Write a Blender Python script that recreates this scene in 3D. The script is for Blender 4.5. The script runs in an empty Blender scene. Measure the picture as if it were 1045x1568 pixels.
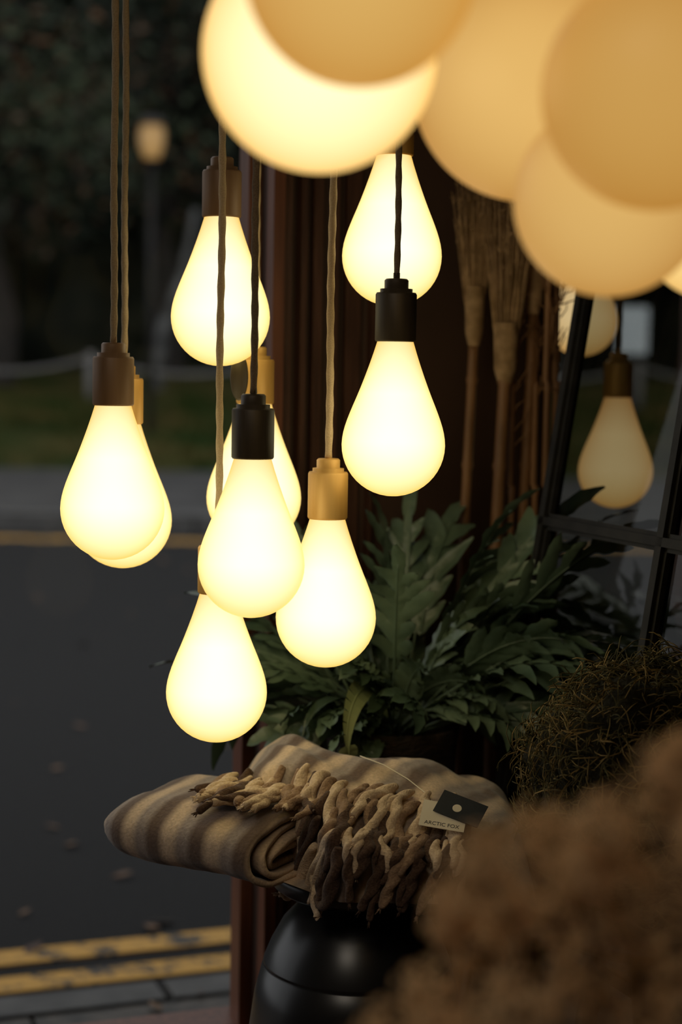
import bpy, math, random
from mathutils import Vector, Matrix, noise
random.seed(7)
D=bpy.data; S=bpy.context.scene
R=random.uniform
# ---------------------------------------------------------------- helpers
class MB:
    def __init__(s): s.v=[]; s.f=[]; s.m=[]
    def add(s,vs,fs,m=0):
        o=len(s.v); s.v+=[tuple(v) for v in vs]; s.f+=[tuple(i+o for i in f) for f in fs]; s.m+=[m]*len(fs)
    def box(s,lo,hi,m=0,fn=None):
        x0,y0,z0=lo;x1,y1,z1=hi
        vs=[(x0,y0,z0),(x1,y0,z0),(x1,y1,z0),(x0,y1,z0),(x0,y0,z1),(x1,y0,z1),(x1,y1,z1),(x0,y1,z1)]
        if fn: vs=[fn(*v) for v in vs]
        s.add(vs,[(0,3,2,1),(4,5,6,7),(0,1,5,4),(1,2,6,5),(2,3,7,6),(3,0,4,7)],m)
    def tube(s,pts,rad,n=6,m=0,twist=0,lobe=0):
        pts=[Vector(p) for p in pts]; vs=[]; k=len(pts); up=None
        for i,p in enumerate(pts):
            t=(pts[min(i+1,k-1)]-pts[max(i-1,0)])
            if t.length<1e-9: t=Vector((0,0,1))
            t.normalize()
            if up is None:
                up=t.orthogonal().normalized()
            up=(up-t*up.dot(t)); up=up.normalized() if up.length>1e-6 else t.orthogonal().normalized()
            sd=t.cross(up); r=rad[i] if isinstance(rad,(list,tuple)) else rad
            for j in range(n):
                a=2*math.pi*j/n; rr=r*(1+lobe*math.cos(2*(a-twist*i)))
                vs.append(p+(up*math.cos(a)+sd*math.sin(a))*rr)
        fs=[]
        for i in range(k-1):
            for j in range(n):
                fs.append((i*n+j,i*n+(j+1)%n,(i+1)*n+(j+1)%n,(i+1)*n+j))
        fs.append(tuple(reversed(range(n)))); fs.append(tuple(range((k-1)*n,k*n)))
        s.add(vs,fs,m)
    def lathe(s,prof,seg=48,c=(0,0,0),m=0,rib=0):
        vs=[];fs=[]
        for (r,z) in prof:
            for j in range(seg):
                a=2*math.pi*j/seg; rr=r+(rib if (j%2 and r>.0243) else 0)
                vs.append((c[0]+rr*math.cos(a),c[1]+rr*math.sin(a),c[2]+z))
        for i in range(len(prof)-1):
            for j in range(seg):
                fs.append((i*seg+j,i*seg+(j+1)%seg,(i+1)*seg+(j+1)%seg,(i+1)*seg+j))
        s.add(vs,fs,m)
    def obj(s,name,mats,parent=None,smooth=True,loc=None):
        me=D.meshes.new(name); me.from_pydata(s.v,[],s.f); me.update()
        for mt in (mats if isinstance(mats,list) else [mats]): me.materials.append(mt)
        me.polygons.foreach_set('material_index',s.m)
        me.polygons.foreach_set('use_smooth',[smooth]*len(s.f))
        o=D.objects.new(name,me); S.collection.objects.link(o)
        if parent: o.parent=parent
        if loc: o.location=loc
        return o
def empty(name,loc=(0,0,0)):
    o=D.objects.new(name,None); o.location=loc; o.empty_display_size=.05; S.collection.objects.link(o); return o

def mat(name): 
    m=D.materials.new(name); m.use_nodes=True; nt=m.node_tree
    return m,nt,nt.nodes,nt.links,nt.nodes['Principled BSDF']
def pmat(name,c1,c2=None,rough=.6,scale=20,metal=0,bump=0,bscale=None,spec=.5,sheen=0,detail=4,stretch=None,lo=.35,hi=.65,transl=0):
    m,nt,N,L,P=mat(name)
    P.inputs['Roughness'].default_value=rough; P.inputs['Metallic'].default_value=metal
    P.inputs['Specular IOR Level'].default_value=spec
    if sheen: P.inputs['Sheen Weight'].default_value=sheen
    tc=N.new('ShaderNodeTexCoord'); mp=N.new('ShaderNodeMapping'); L.new(tc.outputs['Object'],mp.inputs[0])
    if stretch: mp.inputs['Scale'].default_value=stretch
    nz=N.new('ShaderNodeTexNoise'); nz.inputs['Scale'].default_value=scale; nz.inputs['Detail'].default_value=detail
    L.new(mp.outputs[0],nz.inputs['Vector'])
    cr=N.new('ShaderNodeValToRGB'); cr.color_ramp.elements[0].position=lo; cr.color_ramp.elements[1].position=hi
    cr.color_ramp.elements[0].color=(*c1,1); cr.color_ramp.elements[1].color=(*(c2 or c1),1)
    L.new(nz.outputs['Fac'],cr.inputs[0]); L.new(cr.outputs[0],P.inputs['Base Color'])
    if bump:
        n2=N.new('ShaderNodeTexNoise'); n2.inputs['Scale'].default_value=bscale or scale*3; n2.inputs['Detail'].default_value=5
        L.new(mp.outputs[0],n2.inputs['Vector'])
        b=N.new('ShaderNodeBump'); b.inputs['Strength'].default_value=bump; b.inputs['Distance'].default_value=.01
        L.new(n2.outputs['Fac'],b.inputs['Height']); L.new(b.outputs[0],P.inputs['Normal'])
    if transl:
        tr=N.new('ShaderNodeBsdfTranslucent'); L.new(cr.outputs[0],tr.inputs[0]); mx=N.new('ShaderNodeMixShader'); mx.inputs[0].default_value=transl
        L.new(P.outputs[0],mx.inputs[1]); L.new(tr.outputs[0],mx.inputs[2]); L.new(mx.outputs[0],N['Material Output'].inputs[0])
    return m
# glowing opal glass: emission falls off to the limb and towards the neck
def opal(name,core,edge,strength,neck=None,h=.188):
    m,nt,N,L,P=mat(name)
    lw=N.new('ShaderNodeLayerWeight'); lw.inputs[0].default_value=.5
    cr=N.new('ShaderNodeValToRGB'); cr.color_ramp.elements[0].position=.02; cr.color_ramp.elements[1].position=.8
    cr.color_ramp.elements[0].color=(*core,1); cr.color_ramp.elements[1].color=(*edge,1)
    L.new(lw.outputs['Facing'],cr.inputs[0]); out=cr.outputs[0]
    if neck:
        tc=N.new('ShaderNodeTexCoord'); sx=N.new('ShaderNodeSeparateXYZ'); L.new(tc.outputs['Object'],sx.inputs[0])
        mr=N.new('ShaderNodeMapRange'); mr.inputs[1].default_value=0; mr.inputs[2].default_value=h; L.new(sx.outputs['Z'],mr.inputs[0])
        c2=N.new('ShaderNodeValToRGB'); e=c2.color_ramp.elements; e[0].position=0; e[0].color=(.85,.78,.58,1); e[1].position=1; e[1].color=(*neck,1)
        a=e.new(.36); a.color=(1,1,1,1); b=e.new(.66); b.color=(1,1,1,1)
        L.new(mr.outputs[0],c2.inputs[0])
        mx=N.new('ShaderNodeMix'); mx.data_type='RGBA'; mx.blend_type='MULTIPLY'; mx.inputs[0].default_value=1
        L.new(out,mx.inputs[6]); L.new(c2.outputs[0],mx.inputs[7]); out=mx.outputs[2]
    P.inputs['Base Color'].default_value=(.12,.11,.08,1); P.inputs['Roughness'].default_value=.5; P.inputs['Specular IOR Level'].default_value=.3
    L.new(out,P.inputs['Emission Color']); P.inputs['Emission Strength'].default_value=strength
    return m
def glass(name,tint,refl):
    m,nt,N,L,P=mat(name); N.remove(P)
    tr=N.new('ShaderNodeBsdfTransparent'); tr.inputs[0].default_value=(*tint,1)
    gl=N.new('ShaderNodeBsdfGlossy'); gl.inputs['Roughness'].default_value=.02
    fr=N.new('ShaderNodeFresnel'); fr.inputs[0].default_value=1.45
    mu=N.new('ShaderNodeMath'); mu.operation='MULTIPLY'; mu.inputs[1].default_value=refl; L.new(fr.outputs[0],mu.inputs[0])
    mx=N.new('ShaderNodeMixShader'); L.new(mu.outputs[0],mx.inputs[0]); L.new(tr.outputs[0],mx.inputs[1]); L.new(gl.outputs[0],mx.inputs[2])
    L.new(mx.outputs[0],N['Material Output'].inputs[0]); return m

S.view_settings.view_transform='Standard'; S.view_settings.look='None'
# ---------------------------------------------------------------- world (dull overcast dusk)
w=D.worlds.new('overcast_dusk'); S.world=w; w.use_nodes=True
bg=w.node_tree.nodes['Background']; bg.inputs[0].default_value=(.98,.98,1,1); bg.inputs[1].default_value=.95
# ---------------------------------------------------------------- camera
cam=D.cameras.new('camera'); co=D.objects.new('camera',cam); S.collection.objects.link(co); S.camera=co
cam.sensor_fit='VERTICAL'; cam.sensor_height=36; cam.sensor_width=24; cam.lens=59.7
co.matrix_world=Matrix.Translation((0,0,1.4))@Matrix.Rotation(math.radians(90-5),4,'X')@Matrix.Rotation(math.radians(1),4,'Z')
cam.dof.use_dof=True; cam.dof.focus_distance=2.04; cam.dof.aperture_fstop=2.6
cam.clip_start=.05
# ---------------------------------------------------------------- shop-front frame of reference (shop front is skewed 20 deg)
ca,sa=math.cos(math.radians(20)),math.sin(math.radians(20))
def W(t,h,z): return (-.12+t*ca-h*sa, 2.6+t*sa+h*ca, z)
wood=pmat('stained_wood',(.055,.021,.012),(.105,.043,.024),.45,6,bump=.1,stretch=(14,14,1),bscale=20)
woodr=pmat('mahogany_frame',(.13,.045,.022),(.21,.075,.038),.4,6,stretch=(14,14,1))
panel=pmat('brown_panel',(.052,.025,.015),(.075,.036,.021),.6,4,bump=.05)
plaster=pmat('dark_plaster',(.05,.04,.032),(.07,.055,.045),.8,5,bump=.1)
floorm=pmat('oak_floor',(.07,.04,.025),(.12,.07,.04),.5,3,stretch=(1,8,1),bump=.1)
gl1=glass('window_glass',(.93,.95,.95),.07)
gl2=glass('tinted_glass',(.40,.40,.36),.5)
b=MB(); b.box((-2.7,-4.6,0),(2.3,0,.10),fn=W); b.box((.49,0,0),(2.3,.95,.10),fn=W); b.obj('floor',floorm,smooth=False)
b=MB(); b.box((-2.7,-4.6,2.9),(2.3,1.0,3.0),fn=W); b.obj('ceiling',plaster,smooth=False)
b=MB(); b.box((-2.7,-4.6,.1),(-2.6,.12,2.9),fn=W); b.obj('wall_left',plaster,smooth=False)
b=MB(); b.box((2.2,-4.5,.1),(2.3,1.0,2.9),fn=W); b.obj('wall_right',plaster,smooth=False)
b=MB(); b.box((-2.6,-4.6,.1),(2.2,-4.5,2.9),fn=W); b.obj('wall_back',plaster,smooth=False)
# added fill light behind the camera, in a made-up ceiling housing
pn=empty('added_fill_panel',(-.7,-.35,2.86))
b=MB(); b.box((-.42,-.42,.0),(.42,.42,.038)); b.obj('housing',plaster,pn,False)
la=D.lights.new('fill_light','AREA'); la.shape='SQUARE'; la.size=.8; la.energy=12; la.color=(1,.88,.72); lo=D.objects.new('fill_light',la); S.collection.objects.link(lo); lo.parent=pn; lo.location=(0,0,-.01)
# front wall: stall riser, head and the panelled pier
b=MB(); b.box((-2.6,0,.0),(0,.12,.31),fn=W); b.box((-2.6,0,2.62),(0,.12,2.9),fn=W); b.box((0.0,.0,0),(.49,.14,2.9),fn=W)
b.box((.44,.14,0),(.49,.95,2.9),fn=W)
b.obj('wall_front',panel,smooth=False)
b=MB()
for t0,t1,pr in ((.022,.034,.022),(.046,.056,.03),(.07,.085,.018),(.10,.108,.026),(.125,.15,.012),(.165,.172,.02)):
    b.box((t0,-pr,.1),(t1,0,2.9),fn=W)
b.obj('trim_1',wood,smooth=False)
b=MB(); b.box((.18,-.02,.1),(.48,0,.24),fn=W); b.obj('baseboard_front',wood,smooth=False)
win=empty('window_1')
b=MB(); b.box((-2.6,-.03,.31),(0.0,.12,.345),fn=W); b.box((-.0,-.035,.31),(.018,.1,2.62),fn=W); b.box((-.02,.03,.345),(0,.08,2.6),fn=W)
b.box((-2.6,-.02,2.58),(0,.1,2.62),fn=W); b.box((-1.5,.01,.345),(-1.45,.08,2.58),fn=W)
b.obj('frame',woodr,win,False)
b=MB(); b.add([W(-2.6,.05,.345),W(0,.05,.345),W(0,.05,2.6),W(-2.6,.05,2.6)],[(0,1,2,3)]); b.obj('pane',gl1,win,False)
win2=empty('window_2')
b=MB(); b.box((.49,.9,.1),(2.2,.95,.5),fn=W); b.box((.49,.9,2.5),(2.2,.95,2.9),fn=W); b.box((1.3,.9,.5),(1.36,.95,2.5),fn=W)
b.obj('frame',wood,win2,False)
b=MB(); b.add([W(.49,.92,.5),W(2.2,.92,.5),W(2.2,.92,2.5),W(.49,.92,2.5)],[(0,1,2,3)]); b.obj('pane',gl1,win2,False)
# ---------------------------------------------------------------- steel framed glazed screen leaning back
steel=pmat('black_steel',(.012,.011,.010),(.022,.020,.018),.6,30,spec=.25)
scr=empty('glazed_steel_screen')
n=Vector((-.92,-.4,0)).normalized(); dx=Vector((.4,-.92,0)).normalized()
upv=(Vector((0,0,1))*math.cos(math.radians(9))-n*math.sin(math.radians(9)))
nn=dx.cross(upv); O=Vector((.300,2.44,1.178))
def Q(a,c,z): return tuple(O+dx*a+nn*c+upv*z)
b=MB()
for a in (0,.30,.62):
    b.box((a-.013,-.004,-1.06),(a+.013,.008,.75),fn=Q); b.box((a-.007,-.010,-1.06),(a+.007,.014,.75),fn=Q)
for z in (-1.06,-.55,0,.72):
    b.box((-.008,-.004,z-.012),(.628,.008,z+.012),fn=Q); b.box((-.008,-.010,z-.006),(.628,.014,z+.006),fn=Q)
b.obj('steel_frame',steel,scr,False)
b=MB(); b.add([Q(0,0,-1.05),Q(.62,0,-1.05),Q(.62,0,.73),Q(0,0,.73)],[(0,1,2,3)]); b.obj('tinted_pane',gl2,scr,False)
# ---------------------------------------------------------------- street
asph=pmat('asphalt',(.0072,.0072,.0074),(.0235,.0225,.022),.8,90,bump=.5,bscale=160,detail=8,lo=.3,hi=.75,spec=.15)
stone=pmat('kerb_stone',(.045,.044,.042),(.085,.082,.078),.7,9,bump=.3)
pave=pmat('paving',(.02,.018,.016),(.085,.07,.055),.6,22,bump=.6,detail=8)
grassm=pmat('grass',(.012,.026,.003),(.055,.045,.012),.9,1.2,detail=8,spec=.1)
b=MB(); b.add([(-40,1,-.01),(40,1,-.01),(40,60,-.01),(-40,60,-.01)],[(0,1,2,3)]); b.obj('road',asph,smooth=False)
b=MB()
t=-8.0; 
while t<.4:
    for h0 in (.14,.39,.64):
        o_=.3*(int(h0*4)%2); b.box((t+o_,h0,.0),(min(t+o_+.59,.43),h0+.243,.06+R(-.002,.002)),fn=W)
    t+=.6
b.box((.43,.97,.0),(8,.98,.06),fn=W)
b.obj('pavement',pave,smooth=False)
b=MB()
t=-8
while t<8: b.box((t,.895,0),(t+.88,1.0,.064),fn=W); t+=.9
b.obj('kerb',stone,smooth=False)
# worn double yellow lines
m,nt,N,L,P=mat('worn_yellow_paint'); P.inputs['Roughness'].default_value=.7
tc=N.new('ShaderNodeTexCoord'); nz=N.new('ShaderNodeTexNoise'); nz.inputs['Scale'].default_value=7; nz.inputs['Detail'].default_value=10; nz.inputs['Roughness'].default_value=.8
L.new(tc.outputs['Object'],nz.inputs[0]); cr=N.new('ShaderNodeValToRGB'); cr.color_ramp.elements[0].position=.44; cr.color_ramp.elements[1].position=.49
cr.color_ramp.elements[0].color=(.025,.024,.022,1); cr.color_ramp.elements[1].color=(.50,.27,.045,1); L.new(nz.outputs[0],cr.inputs[0]); L.new(cr.outputs[0],P.inputs['Base Color'])
b=MB()
for h0 in (1.205,1.38): b.box((-8,h0,-.01),(8,h0+.095,-.004),fn=W)
b.box((-30,13.1,-.01),(30,13.3,-.002)); b.obj('yellow_road_line',m,smooth=False)
b=MB(); b.box((-30,13.85,0),(30,19.5,.13)); b.obj('far_pavement',pmat('far_paving',(.042,.041,.041),(.075,.073,.072),.8,1.5,spec=.15),smooth=False)
b=MB(); x=-30
while x<30: b.box((x,13.65,0),(x+.9,13.85,.15)); x+=.93
b.obj('far_kerb',stone,smooth=False)
# grass bank
b=MB(); vs=[];fs=[]; nx,ny=90,30
for j in range(ny+1):
    for i in range(nx+1):
        x=-30+60*i/nx; y=19.5+18*j/ny; s=min(1,(y-19.5)/7)
        vs.append((x,y,.12+1.05*s+.12*noise.noise(Vector((x*.6,y*.6,0)))*min(1,s*4)))
for j in range(ny):
    for i in range(nx): a=j*(nx+1)+i; fs.append((a,a+1,a+nx+2,a+nx+1))
b.add(vs,fs)
b.add([(-30,19.5,-.01),(30,19.5,-.01),(30,19.5,.12),(-30,19.5,.12)],[(0,1,2,3)])
for k in range(5000):
    x=R(-9,6); y=R(19.6,24.5); s=min(1,(y-19.5)/7); z=.12+1.05*s; hh=R(.05,.14); q=R(-.05,.05)
    b.add([(x-.02,y,z-.03),(x+.02,y,z-.03),(x+q,y+R(-.03,.03),z+hh)],[(0,1,2)])
b.obj('grass_bank',grassm)
# rope fence
b=MB()
for k in range(-8,6):
    x0=k*2.6-1; b.tube([(x0,24.2,.6),(x0,24.2,1.5)],.06,8)
    b.tube([(x0+2.6*s/10,24.2,1.42-.22*4*(s/10)*(1-s/10)) for s in range(11)],.034,6)
b.obj('rope_fence',pmat('pale_rope',(.11,.105,.10),(.17,.16,.15)))
# trees
bark=pmat('bark',(.012,.010,.008),(.03,.024,.018),.9,6,bump=.5); leafm=pmat('tree_leaves',(.005,.010,.004),(.05,.065,.034),.7,.5,detail=6,lo=.42,hi=.68,spec=.2)
leafo=pmat('autumn_leaves',(.014,.012,.004),(.12,.05,.012),.7,.8)
def tree(x,y,h,r,nl=2600,bk=bark):
    b=MB(); b.tube([(x+R(-.1,.1)*k,y,1+h*.12*k) for k in range(7)],[.28-.03*k for k in range(7)],10,0)
    cl=[]
    for k in range(11):
        a=R(0,6.28); c=Vector((x+r*.75*math.cos(a)*R(.2,1),y+r*.5*math.sin(a),1+h*R(.32,1))); cl.append(c)
        st=Vector((x,y,1+h*R(.25,.5))); mid=(st+c)/2+Vector((0,0,-.3))
        b.tube([st,mid,c],[.12,.07,.02],6,0)
    for k in range(nl):
        c=random.choice(cl); d=Vector((random.gauss(0,1),random.gauss(0,1),random.gauss(0,.7)))*r*.26
        p=c+d; u=Vector((R(-1,1),R(-1,1),R(-1,1))).normalized()*R(.07,.17); v=u.orthogonal().normalized()*R(.04,.09)
        b.add([p-u,p-v,p+u,p+v],[(0,1,2,3)],1 if random.random()<.82 else 2)
    b.obj('street_tree',[bk,leafm,leafo],smooth=False)
for (x,y,h,r) in ((-8,27,9,3.2),(-5.2,25.5,8,2.8),(-2.9,28,10,3.2),(-.6,26,8,2.4),(-11,29,9,3),(3.2,27,9,3),(6.5,28,9,3),(10,28,9,3)): tree(x,y,h,r)
b=MB(); vs=[];fs=[]; nx,ny=110,40
for j in range(ny+1):
    for i in range(nx+1):
        x=-34+68*i/nx; z=.6+13*j/ny; vs.append((x,33+1.6*noise.fractal(Vector((x*.5,z*.5,3)),1,2,4)+ (j/ny)*1.0,z))
for j in range(ny):
    for i in range(nx): a=j*(nx+1)+i; fs.append((a,a+1,a+nx+2,a+nx+1))
b.add(vs,fs); b.obj('hedge',pmat('hedge_foliage',(.003,.005,.003),(.022,.022,.012),.9,1.2,detail=8,bump=1,bscale=4,spec=.1))
# made-up lantern on a post, its glow standing in for an amber window reflection
lan=empty('reflection_lantern',(-2.5,22,0))
b=MB(); b.tube([(0,0,.4),(0,0,3.9)],[.05,.03],10); b.lathe([(.0001,3.92),(.10,3.92),(.12,3.95),(.0001,3.96)],16); b.lathe([(.2,4.38),(.12,4.48),(.0001,4.52)],16); b.obj('post',steel,lan)
b=MB(); b.lathe([(.0001,3.96),(.10,3.96),(.15,4.1),(.17,4.25),(.15,4.38),(.0001,4.38)],20); b.obj('reflection_glow_glass',opal('reflection_glow',(.46,.25,.07),(.2,.10,.03),.8),lan)
# a pale leaning birch trunk in the verge; added board imitates a bluish patch of daylight
b=MB(); b.tube([(-2.75,25,.9),(-2.65,25,1.9),(-2.35,25,2.7),(-2.2,25,3.6)],[.10,.09,.07,.05],10); b.obj('birch_trunk',pmat('birch',(.03,.03,.03),(.14,.14,.135),.8,4))
b=MB(); b.tube([(2.36,13.98,.13),(2.36,13.98,1.75)],.03,10,0); b.box((2.24,13.93,1.52),(2.48,13.95,1.90),1); b.box((2.22,13.95,1.50),(2.50,13.97,1.92),0)
b.obj('daylight_patch_board',[steel,pmat('daylight_patch_white',(.7,.78,.88),(.8,.88,.95),.4)],smooth=False)
# fallen leaves
b=MB()
for k in range(330):
    if k<130: x,y,z=W(R(-2.4,.3),R(.2,.95),.07)
    elif k<190: x,y,z=W(R(-3,.3),R(1.1,3),.0)
    else: x,y,z=R(-6,1),R(5,13),.0
    a=R(0,6.28); s=R(.012,.04); u=Vector((math.cos(a),math.sin(a),R(0,.3)))*s; v=Vector((-math.sin(a),math.cos(a),R(-.2,.3)))*s*.6
    p=Vector((x,y,z)); b.add([p-u,p-v,p+u,p+v],[(0,1,2,3)])
b.obj('fallen_leaves',pmat('dead_leaf',(.05,.02,.008),(.15,.08,.035),.7,8),smooth=False)
# ---------------------------------------------------------------- pendant bulbs
bulbm=opal('opal_bulb_glass',(1.0,.96,.66),(.88,.62,.20),1.45,neck=(.74,.62,.40))
bulb_refl=opal('opal_bulb_reflection',(1.0,.75,.38),(.8,.46,.16),.62,neck=(.7,.55,.4))  # dim glow imitating bulb reflections in the screen glass
brass=pmat('brushed_brass',(.80,.46,.13),(.92,.57,.19),.45,60,metal=.25,stretch=(1,1,.1))
bronze=pmat('dark_bronze',(.055,.042,.028),(.09,.07,.046),.5,60,metal=.2,stretch=(1,1,.1))
walnut=pmat('walnut_cap',(.24,.14,.07),(.34,.21,.115),.5,40,metal=.1,stretch=(1,1,.1))
cordl=pmat('beige_cord',(.52,.38,.21),(.66,.49,.29),.9,700); cordd=pmat('brown_cord',(.14,.10,.065),(.22,.16,.10),.9,700)
cordm=pmat('taupe_cord',(.34,.25,.15),(.46,.35,.21),.9,700)
gp=[(.0005,0)]+[(.0625*math.sin(a),.062*(1-math.cos(a))) for a in [math.pi/2*k/12 for k in range(1,13)]]
gp+=[(.0619,.070),(.0607,.077),(.0589,.084),(.0563,.092),(.0533,.100),(.0497,.109),(.0455,.119),(.0407,.131),(.0358,.144),(.0308,.158),(.0258,.173),(.0212,.188)]
gb=MB(); gb.lathe(gp,64)
cb=MB(); cb.lathe([(.0001,.186),(.0235,.186),(.0248,.188),(.0248,.242),(.0235,.2445),(.0195,.2445),(.0195,.249),(.0145,.249),(.0145,.259),(.0125,.261),(.004,.261),(.004,.268),(.0001,.268)],120,rib=-.0006)
def pendant(x,y,z,cm,cordm,gm=bulbm,cr=.0038):
    e=empty('pendant_bulb',(x,y,z))
    gb.obj('glass',gm,e); cb.obj('cap',cm,e)
    b=MB(); H=2.9-z
    k=200; b.tube([(.0006*math.sin(i*.18),0,.262+(H-.262)*i/k) for i in range(k+1)],cr,10,0,twist=.7,lobe=.10)
    b.obj('cord',cordm,e); b=MB(); b.lathe([(.0001,H),(.03,H),(.03,H-.012),(.012,H-.03),(.0001,H-.03)],32); b.obj('ceiling_rose',cm,e)
    return e
pendant(-.2758,2.04,1.159,walnut,cordm,cr=.0042)
pendant(-.281,2.18,1.132,brass,cordm,cr=.0042)
pendant(-.1568,2.16,1.394,walnut,cordm)
dd=pendant(-.1158,2.24,1.159,brass,cordl,cr=.0042)
pendant(-.1038,1.97,1.102,bronze,cordd,cr=.0042)
pendant(-.1507,2.08,.929,brass,cordl,cr=.0044)
pendant(-.0167,2.10,1.0216,brass,cordl,cr=.0046)
pendant(.0583,2.15,1.473,brass,cordl)
pendant(.0618,2.05,1.241,bronze,cordd,cr=.0038)
pendant(.462,2.86,1.165,brass,cordd,bulb_refl)  # added bulb behind the screen, standing in for a reflected one
pendant(.425,3.05,1.42,brass,cordd,bulb_refl)  # second added bulb, also in place of a reflection
# leather tag hanging by a ring next to the brass cap
b=MB(); b.lathe([(.0001,-.003),(.013,-.003),(.0145,0),(.013,.003),(.0001,.003)],32)
b.v=[(v[0]*.8,v[2],v[1]*2.1) for v in b.v]
b.tube([(.009*math.cos(a),0,.034+.009*math.sin(a)) for a in [6.283*k/16 for k in range(17)]],.0013,6,1)
b.obj('leather_tag',[bronze,brass],dd,loc=(-.017,-.07,.222))
# ---------------------------------------------------------------- cluster chandelier of opal globes
ch=empty('globe_chandelier',(.12,1.28,1.95))
gl=[(-.0216,1.27,1.626,.0863,'a'),(.006,1.10,1.649,.0736,'b'),(.150,1.45,1.635,.096,'c'),(.205,1.14,1.582,.0775,'d'),(.198,1.29,1.526,.0725,'e'),(.310,1.42,1.527,.07,'f'),(.09,1.24,1.79,.08,'c'),(.26,1.3,1.74,.08,'c')]
oc={'a':opal('opal_globe_bright',(1.15,.97,.55),(.86,.52,.15),1.25),'b':opal('opal_globe_soft',(.68,.40,.11),(.56,.26,.045),1.0),
    'c':opal('opal_globe_warm',(.76,.46,.14),(.54,.26,.055),.95),'d':opal('opal_globe_soft2',(.60,.33,.08),(.50,.23,.04),.95),
    'e':opal('opal_globe_warm2',(.74,.45,.14),(.56,.28,.065),.93),'f':opal('opal_globe_warm3',(.95,.68,.26),(.8,.48,.14),1.1)}
hub=Vector((.12,1.28,1.95))
b=MB(); b.tube([hub,(.12,1.28,2.9)],.008,12); b.lathe([(.0001,.02),(.03,.015),(.035,0),(.03,-.015),(.0001,-.02)],32,tuple(hub)); b.lathe([(.0001,2.86),(.05,2.865),(.06,2.9)],32,(.12,1.28,0))
for x,y,z,r,k in gl:
    top=Vector((x,y,z+r)); b.tube([hub,(hub+top)/2+Vector((0,0,.03)),top+Vector((0,0,.02)),top],.004,8); b.lathe([(.0001,r+.012),(.014,r+.012),(.016,r-.003)],24,(x,y,z))
o=b.obj('brass_arms',brass); o.parent=ch; o.matrix_parent_inverse=Matrix.Translation(-hub)
for x,y,z,r,k in gl:
    b=MB(); b.lathe([(max(.0002,r*math.sin(a)),-r*math.cos(a)) for a in [math.pi*i/40 for i in range(41)]],64)
    o=b.obj('globe',oc[k]); o.parent=ch; o.location=Vector((x,y,z))-hub
# ---------------------------------------------------------------- black drum table
blk=pmat('black_glaze',(.010,.010,.011),(.016,.016,.017),.3,8)
b=MB(); b.lathe([(.0001,.768),(.105,.768),(.108,.764),(.108,.75),(.10,.744),(.05,.742),(.046,.738),(.055,.733),(.075,.722),(.095,.70),(.110,.672),(.118,.652),(.1185,.650),(.117,.648),(.1195,.646),(.129,.61),(.136,.56),(.138,.50),(.134,.42),(.122,.30),(.105,.2),(.1,.13),(.105,.10),(.0001,.10)],80,(.03,2.09,0))
b.obj('drum_side_table',blk)
# ---------------------------------------------------------------- folded striped blanket
blanket=empty('folded_striped_blanket')
m,nt,N,L,P=mat('striped_wool'); P.inputs['Roughness'].default_value=.95; P.inputs['Sheen Weight'].default_value=.25; P.inputs['Specular IOR Level'].default_value=.1
tc=N.new('ShaderNodeTexCoord'); dt=N.new('ShaderNodeVectorMath'); dt.operation='DOT_PRODUCT'; dt.inputs[1].default_value=(.80,-.45,.05)
n1=N.new('ShaderNodeTexNoise'); n1.inputs['Scale'].default_value=7; L.new(tc.outputs['Object'],n1.inputs[0]); L.new(tc.outputs['Object'],dt.inputs[0])
ad=N.new('ShaderNodeMath'); ad.operation='MULTIPLY_ADD'; ad.inputs[1].default_value=.03; L.new(n1.outputs[0],ad.inputs[0]); L.new(dt.outputs['Value'],ad.inputs[2])
ml=N.new('ShaderNodeMath'); ml.operation='MULTIPLY'; ml.inputs[1].default_value=1/.058; L.new(ad.outputs[0],ml.inputs[0])
fr=N.new('ShaderNodeMath'); fr.operation='FRACT'; L.new(ml.outputs[0],fr.inputs[0])
cr=N.new('ShaderNodeValToRGB'); e=cr.color_ramp.elements; e[0].position=0; e[0].color=(.16,.11,.085,1); e[1].position=1; e[1].color=(.16,.11,.085,1)
for p_,c_ in ((.20,(.16,.11,.085,1)),(.38,(.66,.50,.35,1)),(.54,(.66,.50,.35,1)),(.70,(.34,.275,.235,1)),(.86,(.37,.305,.265,1))):
    q=e.new(p_); q.color=c_
L.new(fr.outputs[0],cr.inputs[0])
n2=N.new('ShaderNodeTexNoise'); n2.inputs['Scale'].default_value=260; n2.inputs['Detail'].default_value=4; L.new(tc.outputs['Object'],n2.inputs[0])
mr=N.new('ShaderNodeMapRange'); mr.inputs[3].default_value=.6; mr.inputs[4].default_value=1.3; L.new(n2.outputs[0],mr.inputs[0])
mx=N.new('ShaderNodeVectorMath'); mx.operation='SCALE'; L.new(cr.outputs[0],mx.inputs[0]); L.new(mr.outputs[0],mx.inputs['Scale']); L.new(mx.outputs[0],P.inputs['Base Color'])
bp=N.new('ShaderNodeBump'); bp.inputs['Strength'].default_value=.5; bp.inputs['Distance'].default_value=.002; L.new(n2.outputs[0],bp.inputs['Height']); L.new(bp.outputs[0],P.inputs['Normal'])
wool=m
A=Vector((.85,-.52,0)).normalized(); B=Vector((.52,.85,0)).normalized(); O2=Vector((-.315,2.085,0))
vs=[];fs=[]; ns=34; turns=3.6; nphi=150
def sg(v,p): return math.copysign(abs(v)**p,v)
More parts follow.
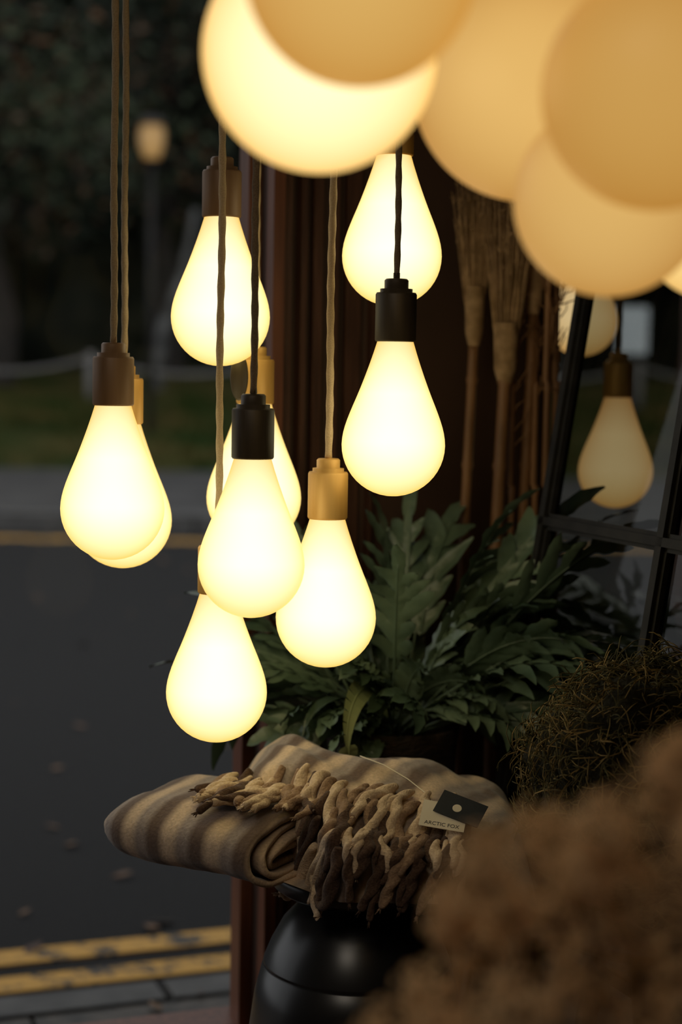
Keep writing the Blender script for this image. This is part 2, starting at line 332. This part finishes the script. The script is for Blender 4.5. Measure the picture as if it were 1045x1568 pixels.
for i in range(ns+1):
    s=i/ns; e_=math.sqrt(max(0.0,1-(1-min(1,s/.22))**2)); e_=max(.04,e_)
    for j in range(nphi+1):
        ph=2*math.pi*turns*j/nphi; k=ph/(2*math.pi)
        T=(.045-.0112*k)*(.35+.65*e_); Wd=(.112-.020*k)*(.55+.45*e_)
        a_=ph-math.pi*.35
        bb=.112+Wd*sg(math.cos(a_),.75); zz=.768+.045*(.85+.15*e_)+T*sg(math.sin(a_),.8)*(1 if e_>.99 else e_)
        nv=noise.noise(Vector((s*3,bb*14,zz*8)))*.008+noise.noise(Vector((s*9,bb*30,zz*20)))*.003
        p=O2+A*(.245*s+.006*math.sin(ph*1.3)*s)+B*bb; vs.append((p.x,p.y,max(.7725,zz+nv+.012*(1-e_)-.010*s)))
for i in range(ns):
    for j in range(nphi): a=i*(nphi+1)+j; fs.append((a,a+1,a+nphi+2,a+nphi+1))
b=MB(); b.add(vs,fs); o=b.obj('rolled_fold',wool,blanket); sm=o.modifiers.new('s','SOLIDIFY'); sm.thickness=.0075; sm.offset=0
def yf(x):
    s=min(1,max(0,(x+.06)/.07)); s=s*s*(3-2*s); return 2.085*(1-s)+1.945*s
yb=2.285; xl,xr=-.135,.238
def topz(x,y):
    u=(2*(x-xl)/(xr-xl)-1); w=(2*(y-yf(x))/(yb-yf(x))-1)
    u=max(-1,min(1,u)); w=max(-1,min(1,w))
    f=((1-abs(u)**6)*(1-abs(w)**5))**.42
    h=.118-.10*max(0,x-.02)+.016*math.exp(-((x+.06)/.05)**2)+.012*noise.noise(Vector((x*14,y*10,1)))+.008*noise.noise(Vector((x*30+y*20,y*12,5)))
    h-=.05*max(0,(2.12-y))/.17*(.6)
    return .77+h*f
nx,ny=90,80; vs=[];fs=[]
for j in range(ny+1):
    for i in range(nx+1):
        u=math.sin(math.pi/2*(2*i/nx-1)); w=math.sin(math.pi/2*(2*j/ny-1))
        x=xl+(xr-xl)*(u+1)/2; y=yf(x)+(yb-yf(x))*(w+1)/2; vs.append((x,y,topz(x,y)))
for j in range(ny):
    for i in range(nx): a=j*(nx+1)+i; fs.append((a,a+1,a+nx+2,a+nx+1))
b=MB(); b.add(vs,fs); b.add([(xl+.01,2.09,.77),(.0,1.95,.77),(xr-.01,1.95,.77),(xr-.01,yb-.01,.77),(xl+.01,yb-.01,.77)],[(0,1,2,3,4)])
b.obj('top_layer',wool,blanket)
# tassels
tm=[pmat('tassel_cream',(.62,.46,.31),(.80,.63,.45),.95,300,sheen=.15,bump=.4,bscale=400,spec=.1),pmat('tassel_tan',(.28,.18,.115),(.40,.27,.175),.95,300,sheen=.15,bump=.4,bscale=400,spec=.1),pmat('tassel_brown',(.075,.043,.03),(.13,.08,.055),.95,300,sheen=.15,bump=.4,bscale=400,spec=.1)]
b=MB()
def tassel(pts,r,m):
    P_=[Vector(p) for p in pts]; out=[]
    for i in range(len(P_)-1):
        for k in range(5):
            t=k/5; p0=P_[max(i-1,0)];p1=P_[i];p2=P_[i+1];p3=P_[min(i+2,len(P_)-1)]
            out.append(.5*((2*p1)+(-p0+p2)*t+(2*p0-5*p1+4*p2-p3)*t*t+(-p0+3*p1-3*p2+p3)*t**3))
    out.append(P_[-1]); n_=len(out)
    rad=[r*(.72+.35*math.sin(math.pi*min(1,i/(n_-1)*1.1))) for i in range(n_)]; rad[-1]*=.6; rad[-2]*=.9
    b.tube(out,rad,14,m,twist=.30,lobe=.22)
    e0=out[-1]; dr=(out[-1]-out[-3]).normalized()
    for _ in range(7):
        q=e0+(dr+Vector((R(-.4,.4),R(-.4,.4),R(-.4,.4))))*R(.004,.008); b.tube([e0-dr*.002,(e0+q)/2,q],[.0014,.001,.0005],4,m)
for k in range(26):  # lying over the roll, heading to the left
    f=k/25; x0=-.135+.125*f+R(-.01,.01); y0=2.125-.055*f+R(-.015,.02)
    d=Vector((-.55+R(-.2,.2),-.80+R(-.2,.2),0)).normalized(); Ln=R(.065,.10); c=R(-.5,.5); pts=[]
    for i in range(6):
        s=i/5; dd_=Matrix.Rotation(c*s,3,'Z')@d; p=Vector((x0,y0,0))+dd_*Ln*s
        zb=.856+.006*(1-s); tz=topz(p.x,p.y)
        q=(p-O2).dot(B); zb-= .5*max(0,.035-q)
        pts.append((p.x,p.y,max(zb,tz if tz>.80 else 0)+.007+.003*math.sin(s*5+k)))
    tassel(pts,R(.0052,.0070),random.choice([0,0,1,1,2]))
def front(x,d):   # walk over the top then down the front
    y0=2.06; hy=y0-yf(x)-.0
    if d<hy-.03: y=y0-d; return Vector((x,y,topz(x,y)+.006))
    q=d-(hy-.03); a=min(1,q/.05)*math.pi/2
    zt=topz(x,yf(x)+.03)
    y=yf(x)+.03-.042*math.sin(a); z=zt+.006-.018*(1-math.cos(a))-max(0,q-.05)
    return Vector((x,y,z))
for tier,(d0,n_) in enumerate(((0.0,8),(.03,11),(.06,12),(.095,14),(.125,12))):
    for k in range(n_):
        x0=-.03+.195*(k+R(0,.8))/n_; x1=x0+R(-.05,.01); Ln=R(.055,.09); ph=R(0,6); am=R(.001,.006); pts=[]; out_=R(0,.010)
        for i in range(6):
            s=i/5; p=front(x0+(x1-x0)*s+am*math.sin(s*4+ph),d0+Ln*s); p.y-=.0015*tier+out_*s
            p.z=max(p.z,.742+.012*(k%3)*s); pts.append(p)
        tassel(pts,R(.0050,.0082),random.choice([0,1,1,2,2]) if tier else random.choice([0,0,1,2]))
b.obj('fringe',tm,blanket)
# swing tags
tagm=pmat('cream_card',(.85,.78,.62),(.9,.83,.68),.7,40); navy=pmat('navy_card',(.012,.018,.03),(.018,.025,.04),.5,40)
tg=empty('paper_swing_tag',(.128,1.973,.868))
tg.rotation_euler=(math.radians(38),math.radians(6),math.radians(-10))
b=MB(); b.box((-.027,-.019,0),(.027,.019,.0008)); b.obj('cream_card',tagm,tg,False)
b=MB(); b.box((-.012,-.008,.0012),(.045,.026,.002))
b.v=[(v[0]*math.cos(-.25)-v[1]*math.sin(-.25),v[0]*math.sin(-.25)+v[1]*math.cos(-.25)+.008,v[2]+.0012) for v in b.v]
b.lathe([(.0001,.0034),(.0055,.0034),(.0055,.0028)],24,(.014,.012,0),1); b.obj('navy_card',[navy,tagm],tg,False)
tx=D.curves.new('tag_text','FONT'); tx.body='ARCTIC FOX'; tx.size=.0072; tx.align_x='CENTER'; tx.extrude=.0001; to=D.objects.new('lettering',tx); S.collection.objects.link(to); to.parent=tg; to.location=(0,-.0155,.0009); tx.materials.append(navy)
b=MB(); sp=[(x,y,topz(x,y)+.0015) for x,y in ((.145,2.01),(.13,2.03),(.11,2.07),(.09,2.10),(.06,2.13),(.03,2.15))]
b.tube(sp,.0007,5); b.obj('tag_string',tagm,blanket)
# ---------------------------------------------------------------- fern in pot on stand
leaf=pmat('fern_leaf',(.075,.125,.085),(.16,.225,.15),.36,9,bump=.2,bscale=60,spec=.8)
leafd=pmat('fern_leaf_dark',(.035,.065,.04),(.08,.12,.075),.38,9,spec=.8)
leafp=pmat('fern_leaf_pale',(.20,.25,.11),(.28,.32,.16),.5,9)
b=MB()
def blade(p0,dirv,nrm,L_,wd,curl,m,segs=7,wav=0,tipw=.08):
    side=dirv.cross(nrm).normalized(); vs=[];fs=[]
    for i in range(segs+1):
        s=i/segs; w=wd*(math.sin(math.pi*min(.999,(.12+.88*s)**.8))**.6*(1-tipw)+tipw*(1-s)) if s<1 else wd*.05
        c=p0+dirv*L_*s*(1-.12*abs(curl)*s)-nrm*(curl*L_*s*s*.45); wv=wav*math.sin(s*14)
        vs+=[c-side*w+nrm*(w*.28+wv),c,c+side*w+nrm*(w*.28-wv)]
    for i in range(segs):
        a=i*3; fs+=[(a,a+1,a+4,a+3),(a+1,a+2,a+5,a+4)]
    b.add(vs,fs,m)
def frond(az,el,L_,droop,m,simple=False,pc=None,ywall=True):
    h=Vector((math.cos(az),math.sin(az),0)); st=pc+h*R(.0,.045)+Vector((0,0,R(-.02,.01)))
    pts=[];n_=18
    for i in range(n_+1):
        s=i/n_; e=el-droop*s*s; 
        if i==0: p=st.copy()
        else: p=pts[-1]+(h*math.cos(e)+Vector((0,0,1))*math.sin(e))*(L_/n_)
        if ywall and p.y>2.60+.36*p.x: p.y=2.60+.36*p.x
        pts.append(p)
    b.tube(pts,[.0024*(1-.7*i/n_) for i in range(n_+1)],5,m)
    i0=int(n_*R(.34,.5)); side0=h.cross(Vector((0,0,1)))
    roll=R(-.9,.9)
    if simple: i0=2
    ws=R(.009,.014); lw=R(.0105,.0145); ang=R(.5,.8)
    for i in range(i0,n_+1):
        t=(pts[min(i+1,n_)]-pts[i-1])
        if t.length<1e-6: continue
        t.normalize(); nr=side0.cross(t).normalized(); nr=(Matrix.Rotation(roll,3,t)@nr); sd=t.cross(nr).normalized()
        s=(i-i0)/(n_-i0); s1=s+1/(n_-i0)
        if i<n_ :
            if simple: w0=.018*math.sin(math.pi*min(.98,.15+.85*s)); w1=.018*math.sin(math.pi*min(.98,.15+.85*s1))
            else: w0=ws*(1-.35*s); w1=ws*(1-.35*s1)
            p,q=pts[i],pts[i+1]
            b.add([p-sd*w0+nr*.003,p,p+sd*w0+nr*.003,q-sd*w1+nr*.003,q,q+sd*w1+nr*.003],[(0,1,4,3),(1,2,5,4)],m)
        if not simple and (i-i0)%2==0 and i<n_-1:
            for sgn in (-1,1):
                ll=min(.085,L_*.34)*(math.sin(math.pi*(.28+.6*s)))*R(.7,1.2)
                dv=(t*math.cos(ang)+sd*sgn*math.sin(ang)).normalized()
                blade(pts[i],dv,nr,ll,lw*R(.8,1.15),R(-.1,1.1),m,wav=.002)
    t=(pts[-1]-pts[-2]).normalized(); nr=side0.cross(t).normalized(); nr=Matrix.Rotation(roll,3,t)@nr
    blade(pts[-1]-t*.015,t,nr,min(.08,L_*.27) if not simple else .03,lw,.5,m,wav=.002)
def potted(pc,n_f,extra,name='potted_fern',ywall=True):
    global b
    fern=empty(name); b=MB()
    for k in range(n_f):
        az=R(0,6.283); el=math.radians(R(20,80)); L_=R(.19,.31)
        if math.sin(az)<-.3: L_*=.6
        frond(az,el,L_,R(.5,1.7),random.choice([0,0,1]),pc=pc,ywall=ywall)
    for az,el,L_,dr in extra: frond(math.radians(az),math.radians(el),L_,dr,0,pc=pc,ywall=ywall)
    if extra:
        frond(math.radians(250),math.radians(60),.27,3.0,2,True,pc=pc); frond(math.radians(225),math.radians(50),.2,2.2,1,True,pc=pc)
    b.obj('fronds',[leaf,leafd,leafp],fern,True)
    b=MB(); b.lathe([(.0001,-.02),(.085,-.02),(.09,0),(.096,.005),(.098,0),(.094,-.02),(.09,-.08),(.075,-.17),(.07,-.18),(.0001,-.18)],60,tuple(pc))
    b.obj('wicker_pot',wick,fern)
    st=MB(); z0=pc.z-.18
    st.lathe([(.0001,z0),(.11,z0),(.112,z0-.01),(.11,z0-.022),(.0001,z0-.022)],48,(pc.x,pc.y,0))
    for k in range(4):
        a=k*math.pi/2+.6; st.tube([(pc.x+.08*math.cos(a),pc.y+.08*math.sin(a),z0-.02),(pc.x+.11*math.cos(a),pc.y+.11*math.sin(a),.10)],[.013,.010],10)
    st.obj('plant_stand',wood)
wick=pmat('dark_wicker',(.02,.013,.009),(.06,.035,.02),.7,40,bump=.8,bscale=90,stretch=(1,1,3))
potted(Vector((.08,2.42,.88)),44,((8,62,.40,.35),(20,75,.33,.4),(30,66,.36,.5),(150,70,.33,.5),(170,35,.27,.8),(185,20,.24,.6),(190,50,.27,1.1),(-5,42,.34,1.0),(10,28,.32,.6),(-20,45,.3,1.3),(0,10,.22,.9),(80,80,.34,.3),(60,75,.32,.6),(100,85,.3,.4),(-40,30,.22,1.5),(200,10,.18,.5),(5,50,.3,1.0),(-10,20,.3,.2),(160,60,.30,.9),(-90,80,.26,.5),(180,45,.3,.3),(-15,35,.36,.9),(-25,25,.33,.9),(0,55,.36,1.2),(-30,50,.3,1.0),(172,25,.28,.3),(195,35,.26,.8),(-28,32,.40,.8),(-35,40,.36,1.0),(-22,45,.40,1.1),(-12,58,.42,.5),(15,55,.42,.4)))
potted(Vector((.66,3.12,.80)),30,(),ywall=False)  # added fern behind the screen, standing in for reflected leaves
# ---------------------------------------------------------------- dried brooms / bamboo canes leaning on the pier
cane=pmat('bamboo_cane',(.18,.085,.036),(.34,.17,.075),.5,30,stretch=(1,1,.2)); straw=pmat('broom_straw',(.30,.18,.08),(.52,.33,.17),.8,50)
def broom(x,y,zb,ztop,r=.009,flare=.035):
    b=MB(); pts=[];rad=[]; z=.10
    while z<zb:
        for dz,rr in ((0,r),(.10,r*.95),(.108,r*1.2),(.116,r)):
            zz=min(z+dz,zb); pts.append((x+.006*math.sin(zz*5),y,zz)); rad.append(rr)
        z+=.13
    b.tube(pts,rad,12,0)
    xt=x+.006*math.sin(zb*5)
    b.lathe([(r*1.1,-.02),(r*1.7,0),(r*1.9,.05),(r*1.8,.07)],20,(xt,y,zb),1)
    for k in range(150):
        a=R(0,6.28); q=math.sqrt(R(0,1)); dx_=math.cos(a)*q; dy_=math.sin(a)*q*.5; H=ztop-zb
        l=H*R(.7,1.08); pp=[]
        for i in range(6):
            s=i/5; f=(r*1.3+flare*(s**.8)*(1+.3*s)); pp.append((xt+dx_*f+R(-.0015,.0015),y+dy_*f,zb+.02+l*s))
        b.tube(pp,[.0011,.001,.001,.0009,.0008,.0005],4,1)
        if k%2:
            for _ in range(5):
                p=Vector(pp[random.randint(3,5)]); q2=p+Vector((R(-.006,.006),R(-.004,.004),R(.004,.014))); b.tube([p,q2],[.0012,.0006],3,1)
    b.obj('dried_broom',[cane,straw],smooth=True)
broom(.193,2.60,1.45,1.66,.008,.020)
broom(.241,2.58,1.395,1.64,.010,.022)
broom(.284,2.62,1.50,1.70,.008,.026)
b=MB()
for x,y,h in ((.262,2.6,1.52),(.30,2.62,1.6),(.316,2.6,1.66),(.333,2.63,1.6)):
    pts=[];rad=[];z=.10
    while z<h:
        for dz,rr in ((0,.0055),(.14,.005),(.147,.0066),(.154,.0055)): pts.append((x+.008*math.sin(z*3),y,z+dz)); rad.append(rr)
        z+=.16
    b.tube(pts,rad,10)
    for k in range(22):
        p=Vector((x,y,h-R(0,.25))); q=p+Vector((R(-.03,.03),R(-.02,.005),R(.01,.07))); b.tube([p,(p+q)/2+Vector((R(-.008,.008),0,0)),q],[.0016,.0012,.0007],4)
b.obj('dried_bamboo_canes',cane)
# ---------------------------------------------------------------- moss ball on pedestal
mc=Vector((.388,2.0,.897)); mr_=.158
b=MB(); vs=[];fs=[]; nu,nv=60,36
for j in range(nv+1):
    for i in range(nu):
        t=math.pi*j/nv; p=2*math.pi*i/nu; d=Vector((math.sin(t)*math.cos(p),math.sin(t)*math.sin(p),math.cos(t)))
        vs.append(mc+d*(mr_*(.93+.16*noise.fractal(d*3,1,2,4))))
for j in range(nv):
    for i in range(nu): fs.append((j*nu+i,(j+1)*nu+i,(j+1)*nu+(i+1)%nu,j*nu+(i+1)%nu))
b.add(vs,fs,0)
for k in range(6500):
    d=Vector((random.gauss(0,1),random.gauss(0,1),random.gauss(0,1))).normalized()
    p=mc+d*mr_*R(.9,1.03)*(1+.16*noise.fractal(d*3,1,2,4)); t=d.orthogonal().normalized(); t=Matrix.Rotation(R(0,6.28),3,d)@t; t=(t+d*R(.0,1.1)).normalized()
    L_=R(.012,.045); c=t.cross(d)*R(-.8,.8)
    pts=[p,p+t*L_*.35+c*L_*.1,p+t*L_*.7+c*L_*.35-d*L_*.05,p+t*L_*.95+c*L_*.75-d*L_*.2]
    b.tube(pts,[.0008,.0009,.0008,.0004],3,random.choice([1,1,2]))
b.obj('moss_ball',[pmat('moss_core',(.008,.008,.004),(.022,.02,.009),.95,40,bump=1),pmat('moss_olive',(.055,.05,.018),(.13,.11,.04),.9,30),pmat('moss_dry',(.20,.15,.055),(.36,.26,.11),.9,30)])
b=MB(); b.lathe([(.0001,.745),(.14,.745),(.142,.735),(.13,.725),(.03,.71),(.022,.6),(.022,.2),(.05,.13),(.12,.11),(.12,.10),(.0001,.10)],48,(mc.x,mc.y,0)); b.obj('pedestal_table',wood)
# ---------------------------------------------------------------- dried hydrangea bunch, close to the lens
heads=[(735,1330,50),(830,1285,48),(925,1265,52),(1010,1205,50),(1075,1290,60),(960,1365,60),(840,1405,55),(735,1450,52),(900,1475,65),(1030,1460,65),(660,1520,48),(790,1545,60),(940,1580,70),(1050,1570,70),(600,1600,55),(1110,1400,80),(1120,1200,60),(880,1340,42),(1030,1165,38),(770,1385,40),(690,1400,36),(700,1590,50)]
b=MB(); vc=Vector((.19,1.02,0)); hs=[]
for (px,py,r) in heads:
    yy=.93+R(-.07,.07); k_=yy/2560
    hs.append((Vector((k_*((px-522)+(py-784)*.0175)*1.02,yy,1.4-yy*.298-k_*1.03*(py-1320))),r*k_))
for c,r in hs:
    base=Vector((vc.x+R(-.03,.03),vc.y+R(-.03,.03),.80)); b.tube([c,(c+base)/2+Vector((0,0,.03)),base],[.0016,.002,.002],5,1)
    for k in range(14):
        d=Vector((random.gauss(0,1),random.gauss(0,1),random.gauss(0,1))).normalized(); b.tube([c-Vector((0,0,r*.6)),c+d*r*.8],[.0009,.0005],4,1)
    for k in range(90):
        d=Vector((random.gauss(0,1),random.gauss(0,1),random.gauss(0,1))).normalized(); p=c+d*r*R(.5,1.4)
        s=R(.0028,.0058); u=Matrix.Rotation(R(0,6.28),3,d)@d.orthogonal().normalized(); v=d.cross(u)
        lift=d*s*R(.1,.9)
        b.add([p,p+(u*.8+v*.4)*s+lift,p+u*1.5*s+lift*.7,p+(u*.8-v*.4)*s+lift],[(0,1,2,3)],0)
        b.add([p,p+(v*.8+u*-.4)*s+lift,p+v*1.4*s+lift*.5,p+(v*.8+u*.4)*s+lift],[(0,1,2,3)],0)
        b.add([p,p+(-u*.8-v*.4)*s+lift,p-u*1.4*s+lift*.5,p+(-u*.8+v*.4)*s+lift],[(0,1,2,3)],0)
fl=empty('dried_flower_vase')
b.obj('dried_flowers',[pmat('dried_petal',(.70,.47,.25),(.92,.68,.40),.85,60,transl=.5),pmat('dried_stem',(.2,.13,.07),(.3,.2,.11),.8,60)],fl,False)
b=MB(); b.lathe([(.0001,.13),(.06,.13),(.045,.5),(.05,.7),(.065,.82),(.07,.82),(.055,.7),(.05,.5),(.08,.25),(.10,.15),(.08,.10),(.0001,.10)],48,(vc.x,vc.y,0)); b.obj('vase',blk,fl)
